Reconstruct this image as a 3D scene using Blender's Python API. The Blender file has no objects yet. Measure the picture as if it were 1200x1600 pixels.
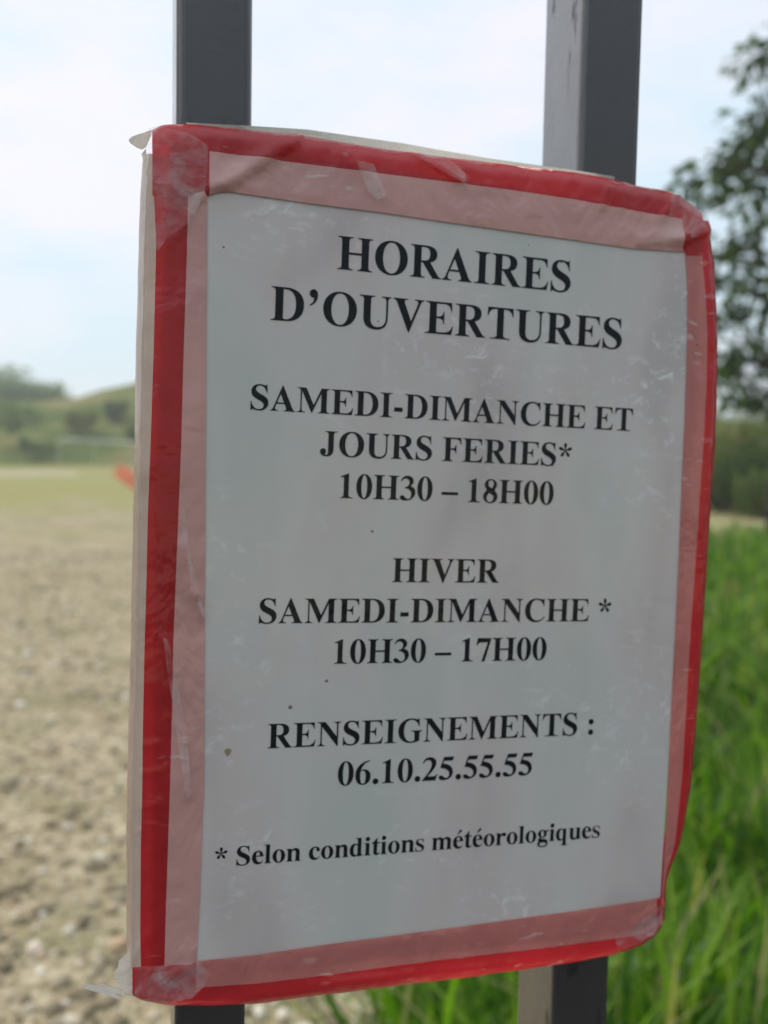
import bpy, math, random
import numpy as np
from mathutils import Vector, Matrix, noise
from mathutils.geometry import delaunay_2d_cdt

random.seed(7)
rng = np.random.default_rng(7)
scene = bpy.context.scene
COL = scene.collection
R_ = math.radians

# ------------------------------------------------------------------ camera
F = 1400.0                                   # focal length in pixels of the 1200 x 1600 photograph
RS = [[0.96334, 0.03856, -0.26548], [-0.02693, 0.99852, 0.04733], [0.26691, -0.03845, 0.96295]]
TS = Vector((26.825, 83.177, -322.926)) / 1000.0
flip = lambda c: Vector((RS[0][c], RS[1][c], -RS[2][c]))
up_c = Vector((370 / F, 21000 / F, 1.0)).normalized()
n_c = flip(2)
y_c = (n_c - up_c * n_c.dot(up_c)).normalized()
x_c = y_c.cross(up_c).normalized()
CAM_ROT = Matrix((x_c, y_c, up_c))
CAM_H = 1.40
CAM_POS = Vector((0, 0, CAM_H))
cam_data = bpy.data.cameras.new("camera")
cam = bpy.data.objects.new("camera", cam_data)
COL.objects.link(cam)
cam.matrix_world = Matrix.Translation(CAM_POS) @ CAM_ROT.to_4x4()
cam_data.sensor_fit = 'VERTICAL'
cam_data.sensor_height = 24.0
cam_data.lens = 24.0 * F / 1600.0
cam_data.clip_start = 0.01
cam_data.clip_end = 3000
cam_data.dof.use_dof = True
cam_data.dof.focus_distance = 0.279
cam_data.dof.aperture_fstop = 6.0
scene.camera = cam

# ------------------------------------------------------------------ world: bright overcast sky over a Nishita base
SUN_EL, SUN_AZ = R_(48), R_(-50)              # azimuth measured from +Y (beyond the railing) towards +X
sun_dir = Vector((math.sin(SUN_AZ) * math.cos(SUN_EL), math.cos(SUN_AZ) * math.cos(SUN_EL), math.sin(SUN_EL)))
world = bpy.data.worlds.new("World")
scene.world = world
world.use_nodes = True
wt = world.node_tree
wt.nodes.clear()
def wn(t, **k):
    n = wt.nodes.new(t)
    for a, b in k.items(): setattr(n, a, b)
    return n
sky = wn('ShaderNodeTexSky', sky_type='NISHITA', sun_disc=False, sun_elevation=SUN_EL, sun_rotation=SUN_AZ,
         dust_density=3.0, air_density=1.0)
tc = wn('ShaderNodeTexCoord')
dot = wn('ShaderNodeVectorMath', operation='DOT_PRODUCT'); dot.inputs[1].default_value = (0.55 * math.sin(SUN_AZ + 0.45), 0.55 * math.cos(SUN_AZ + 0.45), 0.8)
wt.links.new(tc.outputs['Generated'], dot.inputs[0])
mr = wn('ShaderNodeMapRange', interpolation_type='SMOOTHSTEP'); mr.inputs['From Min'].default_value = -0.55; mr.inputs['From Max'].default_value = 0.42
mr.inputs['To Min'].default_value = 0.07; mr.inputs['To Max'].default_value = 0.76
wt.links.new(dot.outputs['Value'], mr.inputs['Value'])
mp = wn('ShaderNodeMapping'); mp.inputs['Scale'].default_value = (1.5, 1.5, 4.0)
wt.links.new(tc.outputs['Generated'], mp.inputs['Vector'])
nz = wn('ShaderNodeTexNoise'); nz.inputs['Scale'].default_value = 1.6; nz.inputs['Detail'].default_value = 5; nz.inputs['Roughness'].default_value = 0.55
wt.links.new(mp.outputs['Vector'], nz.inputs['Vector'])
cr = wn('ShaderNodeValToRGB')
cr.color_ramp.elements[0].position = 0.42; cr.color_ramp.elements[0].color = (0.73, 0.87, 0.95, 1)
cr.color_ramp.elements[1].position = 0.60; cr.color_ramp.elements[1].color = (0.955, 0.92, 0.965, 1)
wt.links.new(nz.outputs['Fac'], cr.inputs['Fac'])
mul = wn('ShaderNodeMix', data_type='RGBA', blend_type='MULTIPLY'); mul.inputs['Factor'].default_value = 1
wt.links.new(cr.outputs['Color'], mul.inputs[6]); wt.links.new(mr.outputs['Result'], mul.inputs[7])
bg1 = wn('ShaderNodeBackground'); bg1.inputs['Strength'].default_value = 0.06
wt.links.new(sky.outputs['Color'], bg1.inputs['Color'])
bg2 = wn('ShaderNodeBackground'); bg2.inputs['Strength'].default_value = 1.0
tint = wn('ShaderNodeMix', data_type='RGBA'); tint.inputs[6].default_value = (0.86, 0.95, 1.12, 1); tint.inputs[7].default_value = (1, 1, 1, 1)
wt.links.new(mr.outputs['Result'], tint.inputs['Factor'])
mul2 = wn('ShaderNodeMix', data_type='RGBA', blend_type='MULTIPLY'); mul2.inputs['Factor'].default_value = 1
wt.links.new(mul.outputs[2], mul2.inputs[6]); wt.links.new(tint.outputs[2], mul2.inputs[7])
wt.links.new(mul2.outputs[2], bg2.inputs['Color'])
mx = wn('ShaderNodeMixShader'); mx.inputs['Fac'].default_value = 0.88
wt.links.new(bg1.outputs[0], mx.inputs[1]); wt.links.new(bg2.outputs[0], mx.inputs[2])
wo = wn('ShaderNodeOutputWorld'); wt.links.new(mx.outputs[0], wo.inputs['Surface'])

sd = bpy.data.lights.new("sun", 'SUN'); sd.energy = 1.5; sd.angle = R_(14); sd.color = (1, 0.95, 0.86)
sun = bpy.data.objects.new("sun", sd); COL.objects.link(sun)
sun.rotation_euler = sun_dir.to_track_quat('Z', 'Y').to_euler()

vs = scene.view_settings
vs.view_transform = 'Standard'; vs.look = 'None'; vs.gamma = 1; vs.use_curve_mapping = False
vs.exposure = 0.58
scene.cycles.max_bounces = 8; scene.cycles.volume_bounces = 2
scene.cycles.transparent_max_bounces = 12
scene.cycles.use_denoising = True

# ------------------------------------------------------------------ helpers
def ray(px, py):
    return CAM_ROT @ Vector(((px - 600) / F, -(py - 800) / F, -1.0))
def at(px, py, dist):                        # point on a viewing ray at a given horizontal distance
    d = ray(px, py); return CAM_POS + d * (dist / math.hypot(d.x, d.y))
def ground_at(px, py):
    d = ray(px, py); return CAM_POS - d * (CAM_H / d.z)

SIGN_M = Matrix.Translation(CAM_POS) @ CAM_ROT.to_4x4() @ Matrix.Translation(TS) @ \
    Matrix((flip(0), flip(1), flip(0).cross(flip(1)))).transposed().to_4x4()
SIGN_I = SIGN_M.inverted()
def sgn(px, py, z=0.0):                      # a point of the sign's own plane (metres, sign coordinates)
    o = SIGN_I @ CAM_POS; d = SIGN_I.to_3x3() @ ray(px, py)
    k = (z - o.z) / d.z; p = o + d * k
    return Vector((p.x, p.y, z))

def tag(o, label=None, cat=None, group=None, kind=None):
    if label: o['label'] = label
    if cat: o['category'] = cat
    if group: o['group'] = group
    if kind: o['kind'] = kind
    return o
def empty(name, loc=(0, 0, 0), label=None, cat=None, group=None):
    o = bpy.data.objects.new(name, None); COL.objects.link(o); o.location = loc
    return tag(o, label, cat, group)
def mesh(name, verts, faces, mats, parent=None, midx=None, smooth=False):
    me = bpy.data.meshes.new(name)
    me.from_pydata([tuple(v) for v in verts], [], faces)
    for m in (mats if isinstance(mats, (list, tuple)) else [mats]): me.materials.append(m)
    if midx is not None: me.polygons.foreach_set('material_index', midx)
    if smooth: me.polygons.foreach_set('use_smooth', [True] * len(me.polygons))
    me.update()
    o = bpy.data.objects.new(name, me); COL.objects.link(o)
    if parent: o.parent = parent
    return o
class MB:
    def __init__(s): s.v = []; s.f = []
    def add(s, v, f):
        b = len(s.v); s.v += [tuple(p) for p in v]; s.f += [tuple(i + b for i in q) for q in f]
    def box(s, a, b, bev=0.0):               # upright bar with rounded vertical corners
        (x0, y0, z0), (x1, y1, z1) = a, b
        if bev <= 0: ring = [(x0, y0), (x1, y0), (x1, y1), (x0, y1)]
        else:
            ring = []
            for cx, cy, a0 in ((x0 + bev, y0 + bev, 180), (x1 - bev, y0 + bev, 270), (x1 - bev, y1 - bev, 0), (x0 + bev, y1 - bev, 90)):
                for k in range(5):
                    t = R_(a0 + 22.5 * k); ring.append((cx + bev * math.cos(t), cy + bev * math.sin(t)))
        n = len(ring)
        v = [(x, y, z0) for x, y in ring] + [(x, y, z1) for x, y in ring]
        f = [(i, (i + 1) % n, n + (i + 1) % n, n + i) for i in range(n)] + [tuple(range(n - 1, -1, -1)), tuple(range(n, 2 * n))]
        s.add(v, f)
    def tube(s, pts, rad, n=7):
        pts = [Vector(p) for p in pts]; m = len(pts); v = []
        for i, p in enumerate(pts):
            d = (pts[min(i + 1, m - 1)] - pts[max(i - 1, 0)]).normalized()
            a = d.orthogonal().normalized(); b = d.cross(a)
            r = rad[i] if isinstance(rad, (list, tuple)) else rad
            for k in range(n):
                t = 2 * math.pi * k / n; v.append(p + (a * math.cos(t) + b * math.sin(t)) * r)
        f = [(i * n + k, i * n + (k + 1) % n, (i + 1) * n + (k + 1) % n, (i + 1) * n + k) for i in range(m - 1) for k in range(n)]
        f += [tuple(range(n - 1, -1, -1)), tuple(range((m - 1) * n, m * n))]
        s.add(v, f)
    def build(s, name, m, parent=None, smooth=False): return mesh(name, s.v, s.f, m, parent, smooth=smooth)

# ------------------------------------------------------------------ materials
class NT:
    def __init__(s, name):
        s.m = bpy.data.materials.new(name); s.m.use_nodes = True; s.t = s.m.node_tree
        s.b = s.t.nodes['Principled BSDF']; s.out = s.t.nodes['Material Output']
    def n(s, t, ins=None, **k):
        n = s.t.nodes.new(t)
        for a, b in k.items(): setattr(n, a, b)
        for a, b in (ins or {}).items(): s.put(n, a, b)
        return n
    def put(s, n, a, b):
        if hasattr(b, 'is_output') : s.t.links.new(b, n.inputs[a])
        else: n.inputs[a].default_value = b
    def set(s, **k):
        for a, b in k.items(): s.put(s.b, a.replace('_', ' '), b)
        return s
    def coord(s, kind='Object', scale=(1, 1, 1), rot=(0, 0, 0)):
        c = s.n('ShaderNodeTexCoord'); return s.n('ShaderNodeMapping', {'Vector': c.outputs[kind], 'Scale': scale, 'Rotation': rot}).outputs[0]
    def noise(s, vec, scale, detail=4, rough=0.55, dist=0.0):
        return s.n('ShaderNodeTexNoise', {'Vector': vec, 'Scale': scale, 'Detail': detail, 'Roughness': rough, 'Distortion': dist}).outputs['Fac']
    def ramp(s, fac, stops):
        r = s.n('ShaderNodeValToRGB', {'Fac': fac}); e = r.color_ramp.elements
        while len(e) < len(stops): e.new(0.5)
        for i, (p, c) in enumerate(stops): e[i].position = p; e[i].color = (*c, 1) if len(c) == 3 else c
        return r.outputs['Color']
    def mix(s, fac, a, b, blend='MIX'):
        m = s.n('ShaderNodeMix', data_type='RGBA', blend_type=blend)
        s.put(m, 0, fac); s.put(m, 6, a if hasattr(a, 'is_output') else (*a, 1)); s.put(m, 7, b if hasattr(b, 'is_output') else (*b, 1)); return m.outputs[2]
    def rng(s, v, a, b, c=0.0, d=1.0):
        return s.n('ShaderNodeMapRange', {'Value': v, 'From Min': a, 'From Max': b, 'To Min': c, 'To Max': d}).outputs[0]
    def math(s, op, a, b=0.0):
        m = s.n('ShaderNodeMath', operation=op); s.put(m, 0, a); s.put(m, 1, b); return m.outputs[0]
    def bump(s, h, strength=0.3, dist=0.001):
        return s.n('ShaderNodeBump', {'Height': h, 'Strength': strength, 'Distance': dist}).outputs[0]
    def translucent(s, color, fac):
        tr = s.n('ShaderNodeBsdfTranslucent'); s.put(tr, 0, color)
        m = s.n('ShaderNodeMixShader', {0: fac, 1: s.b.outputs[0], 2: tr.outputs[0]})
        s.t.links.new(m.outputs[0], s.out.inputs['Surface'])

def cover_normal(k):                          # waves of the clear plastic pocket, shared by paper and print
    v = k.coord('Object', (1, 0.28, 1)); h1 = k.noise(v, 26, 3, 0.5, 0.6)
    v2 = k.coord('Object', (1, 0.7, 1)); h2 = k.noise(v2, 75, 3, 0.55, 0.4)
    h = k.math('ADD', h1, k.math('MULTIPLY', h2, 0.22))
    return k.bump(h, 0.8, 0.004)

k = NT('laminated_paper')
v = k.coord()
base = k.ramp(k.noise(k.coord('Object', (1, .6, 1)), 17, 2.5, 0.5, 0.5), [(0.33, (0.635, 0.66, 0.605)), (0.46, (0.705, 0.685, 0.635)), (0.57, (0.70, 0.63, 0.60)), (0.68, (0.60, 0.545, 0.52))])  # mauve and green reflections of the cover, painted into the paper colour
sheen_streak = k.rng(k.noise(k.coord('Object', (1, .12, 1)), 42, 4, 0.55, 0.5), 0.48, 0.72)  # pale reflections of the pocket's waves, painted in as streaks
base = k.mix(k.math('MULTIPLY', sheen_streak, 0.22), base, (0.82, 0.82, 0.77))
scuff = k.math('MULTIPLY', k.rng(k.noise(k.coord('Object', (1, 1.6, 1), (0, 0, .6)), 130, 6, 0.68, .8), 0.54, 0.70), k.rng(k.noise(v, 16, 3), 0.50, 0.62))
base = k.mix(k.math('MULTIPLY', scuff, 0.75), base, (0.96, 0.97, 0.96))
vo = k.n('ShaderNodeTexVoronoi', {'Vector': v, 'Scale': 72.0, 'Randomness': 1.0})
sep = k.n('ShaderNodeSeparateColor', {0: vo.outputs['Color']})
spot = k.math('MULTIPLY', k.math('LESS_THAN', vo.outputs['Distance'], k.rng(sep.outputs[1], 0, 1, 0.02, 0.055)), k.math('GREATER_THAN', sep.outputs[0], 0.68))
base = k.mix(k.math('MULTIPLY', spot, 0.8), base, (0.10, 0.09, 0.08))
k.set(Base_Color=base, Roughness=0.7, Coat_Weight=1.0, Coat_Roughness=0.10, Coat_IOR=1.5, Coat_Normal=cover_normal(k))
k.set(Specular_IOR_Level=0.2)
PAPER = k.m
k = NT('black_print')
k.set(Base_Color=(0.011, 0.013, 0.015, 1), Roughness=0.8, Specular_IOR_Level=0.1, Coat_Weight=0.6, Coat_Roughness=0.10, Coat_IOR=1.5, Coat_Normal=cover_normal(k))
PRINT = k.m
def tape(name, col, trans, scuffc, scuff_amt):
    k = NT(name); v = k.coord()
    base = k.mix(k.math('MULTIPLY', k.rng(k.noise(v, 28, 4, .6, .6), 0.45, 0.65), 0.30), col, tuple(c * 0.66 for c in col))
    sc = k.math('MULTIPLY', k.rng(k.noise(k.coord('Object', (1, 3.2, 1), (0, 0, 0.25)), 85, 3, 0.5), 0.63, 0.68), k.rng(k.noise(v, 17, 2), 0.50, 0.58))
    base = k.mix(k.math('MULTIPLY', sc, scuff_amt), base, scuffc)
    vo = k.n('ShaderNodeTexVoronoi', {'Vector': v, 'Scale': 110.0}); sep = k.n('ShaderNodeSeparateColor', {0: vo.outputs['Color']})
    spot = k.math('MULTIPLY', k.math('LESS_THAN', vo.outputs['Distance'], 0.05), k.math('GREATER_THAN', sep.outputs[0], 0.8))
    base = k.mix(k.math('MULTIPLY', spot, 0.7), base, (0.12, 0.08, 0.06))
    h = k.math('ADD', k.noise(k.coord('Object', (1, .6, 1)), 45, 3, 0.5, 0.8), k.math('MULTIPLY', k.noise(v, 190, 3), 0.12))
    k.set(Base_Color=base, Roughness=0.33, Specular_IOR_Level=0.5, Coat_Weight=1.0, Coat_IOR=1.6, Coat_Roughness=0.08, Normal=k.bump(h, 0.7, 0.003), Coat_Normal=k.bump(h, 0.9, 0.004))
    k.translucent(base, trans)
    return k.m
RED = tape('red_tape', (0.74, 0.030, 0.038), 0.45, (0.85, 0.35, 0.33), 0.55)
PALE = tape('pale_tape', (0.82, 0.445, 0.395), 0.15, (0.88, 0.76, 0.70), 0.6)
PINK = tape('pink_tape', (0.70, 0.235, 0.205), 0.18, (0.85, 0.66, 0.60), 0.6)
CREAM = tape('cream_tape', (0.90, 0.76, 0.65), 0.45, (0.9, 0.85, 0.8), 0.5)
k = NT('clear_film'); v = k.coord()
h = k.math('ADD', k.noise(v, 60, 4, 0.55, 1.0), k.math('MULTIPLY', k.noise(v, 200, 3), 0.2))
k.set(Base_Color=(0.92, 0.90, 0.88, 1), Roughness=0.18, Normal=k.bump(h, 0.8, 0.004))
tp = k.n('ShaderNodeBsdfTransparent')
fac = k.rng(k.noise(v, 70, 5, 0.6, 1.2), 0.44, 0.78, 0.06, 0.42)
mxs = k.n('ShaderNodeMixShader', {0: fac, 1: tp.outputs[0], 2: k.b.outputs[0]})
k.t.links.new(mxs.outputs[0], k.out.inputs['Surface'])
FILM = k.m
k = NT('glare_flap'); v = k.coord()  # whitish film, also laid on as glare on the top tape
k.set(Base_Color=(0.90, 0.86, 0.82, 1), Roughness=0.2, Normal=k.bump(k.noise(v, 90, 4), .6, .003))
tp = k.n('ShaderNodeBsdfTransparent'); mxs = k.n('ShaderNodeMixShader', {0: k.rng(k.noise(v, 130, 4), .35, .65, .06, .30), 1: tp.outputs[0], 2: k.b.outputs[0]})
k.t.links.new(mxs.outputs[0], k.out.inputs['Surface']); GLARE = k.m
k = NT('torn_film'); v = k.coord()
k.set(Base_Color=(0.82, 0.79, 0.72, 1), Roughness=0.25, Normal=k.bump(k.noise(v, 120, 4, .6, 1), 0.8, 0.003))
k.translucent((0.85, 0.80, 0.72, 1), 0.5)
TORN = k.m
k = NT('board'); k.set(Base_Color=(0.55, 0.5, 0.44, 1), Roughness=0.7); BOARD = k.m
k = NT('dark_paint'); v = k.coord()
vs_ = k.coord('Object', (1, 1, 0.25))
chips = k.math('MULTIPLY', k.rng(k.noise(vs_, 120, 5, 0.6), 0.57, 0.62), k.rng(k.noise(v, 18, 3), 0.44, 0.56))
col = k.mix(k.rng(k.noise(vs_, 30, 4), 0.35, 0.7), (0.026, 0.024, 0.024), (0.042, 0.036, 0.033))
col = k.mix(k.math('MULTIPLY', chips, 0.7), col, (0.016, 0.015, 0.016))
k.set(Base_Color=col, Roughness=k.rng(k.noise(v, 60, 3), 0.3, 0.7, 0.30, 0.48), Specular_IOR_Level=0.6, Coat_Weight=k.math('SUBTRACT', 1.0, chips), Coat_IOR=1.75, Coat_Roughness=0.24,
      Normal=k.bump(k.math('SUBTRACT', k.math('MULTIPLY', k.noise(v, 260, 4), 0.5), k.math('MULTIPLY', chips, 0.8)), 0.35, 0.0012))
PAINT = k.m

# ------------------------------------------------------------------ lettering: bold serif outlines, 1000 units to the em
def P(s):                                    # path string -> polygon (M, L, C)
    tok = s.replace(',', ' ').split(); out = []; i = 0; cmd = None
    while i < len(tok):
        if tok[i] in 'MLC': cmd = tok[i]; i += 1
        if cmd in 'ML': out.append((float(tok[i]), float(tok[i + 1]))); i += 2; cmd = 'L'
        else:
            x0, y0 = out[-1]; a = [float(t) for t in tok[i:i + 6]]; i += 6
            for j in range(1, 9):
                t = j / 8; u = 1 - t
                out.append((u**3 * x0 + 3*u*u*t*a[0] + 3*u*t*t*a[2] + t**3 * a[4], u**3 * y0 + 3*u*u*t*a[1] + 3*u*t*t*a[3] + t**3 * a[5]))
    return out
def E(cx, cy, rx, ry, e=2.0, n=40):
    o = []
    for i in range(n):
        t = 2 * math.pi * i / n; c, s = math.cos(t), math.sin(t)
        o.append((cx + rx * math.copysign(abs(c)**(2 / e), c), cy + ry * math.copysign(abs(s)**(2 / e), s)))
    return o
def stem(xl, xr, sl, sr, y0=0, y1=676, bot=True, top=True, tl=None, tr=None):
    tl = sl if tl is None else tl; tr = sr if tr is None else tr
    o = []
    if bot: o += P(f'M {xl} {y0+100} C {xl} {y0+40} {xl-18} {y0+22} {sl} {y0+19} L {sl} {y0} L {sr} {y0} L {sr} {y0+19} C {xr+18} {y0+22} {xr} {y0+40} {xr} {y0+100}')
    else: o += [(xl, y0), (xr, y0)]
    if top: o += P(f'M {xr} {y1-100} C {xr} {y1-40} {xr+18} {y1-22} {tr} {y1-19} L {tr} {y1} L {tl} {y1} L {tl} {y1-19} C {xl-18} {y1-22} {xl} {y1-40} {xl} {y1-100}')
    else: o += [(xr, y1), (xl, y1)]
    return o
def box(x0, y0, x1, y1): return [(x0, y0), (x1, y0), (x1, y1), (x0, y1)]
def sh(p, dx=0, dy=0, sx=1, sy=1): return [(x * sx + dx, y * sy + dy) for x, y in p]
S_ = P('M 471 691 L 453 691 C 447 668 440 662 425 662 C 400 662 350 691 270 691 C 135 691 46 605 46 493 C 46 385 115 330 235 273 C 340 222 385 190 385 125 C 385 60 335 19 255 19 C 150 19 80 90 55 223 L 35 223 L 35 -19 L 56 -19 C 62 5 70 15 85 15 C 118 15 170 -19 255 -19 C 410 -19 513 70 513 194 C 513 300 450 355 330 413 C 215 468 170 500 170 560 C 170 618 215 653 275 653 C 370 653 435 590 462 463 L 481 463')
MID = P('M 250 368 L 300 368 C 385 368 410 410 418 478 L 437 478 L 437 219 L 418 219 C 410 290 390 330 300 330 L 250 330')
BOWLD = P('M 318 420 C 290 455 260 473 215 473 C 100 473 25 370 25 220 C 25 75 100 -14 205 -14 C 260 -14 300 10 330 60 L 330 420')
HOLED = P('M 318 90 C 300 60 280 50 255 50 C 195 50 168 120 168 230 C 168 350 200 425 255 425 C 285 425 305 405 318 370')
LSTEM = P('M 16 461 L 205 461 L 205 100 C 205 40 215 22 255 19 L 255 0 L 16 0 L 16 19 C 60 22 68 40 68 100 L 68 360 C 68 420 60 438 16 442')
ARCH = P('M 195 395 C 240 445 290 473 345 473 C 440 473 495 410 495 310 L 495 100 C 495 40 505 22 539 19 L 539 0 L 318 0 L 318 19 C 350 22 355 40 355 100 L 355 300 C 355 360 335 390 295 390 C 260 390 230 370 195 330')
LE = [('+', P('M 420 110 C 380 25 315 -14 235 -14 C 105 -14 25 80 25 228 C 25 375 110 473 235 473 C 350 473 425 390 425 260 L 168 260 C 170 130 225 60 300 60 C 345 60 380 80 402 120')),
      ('-', P('M 166 297 L 292 297 C 292 395 275 436 235 436 C 190 436 168 390 166 297'))]
star = []
for q in range(5):
    t = R_(90 + 72 * q); c, s = math.cos(t - R_(90)), math.sin(t - R_(90))
    pet = P('M -9 0 C -14 70 -46 110 -46 160 C -46 200 -25 221 0 221 C 25 221 46 200 46 160 C 46 110 14 70 9 0')
    star.append(('+', [(250 + x * c - y * s, 470 + x * s + y * c) for x, y in pet]))
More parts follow.
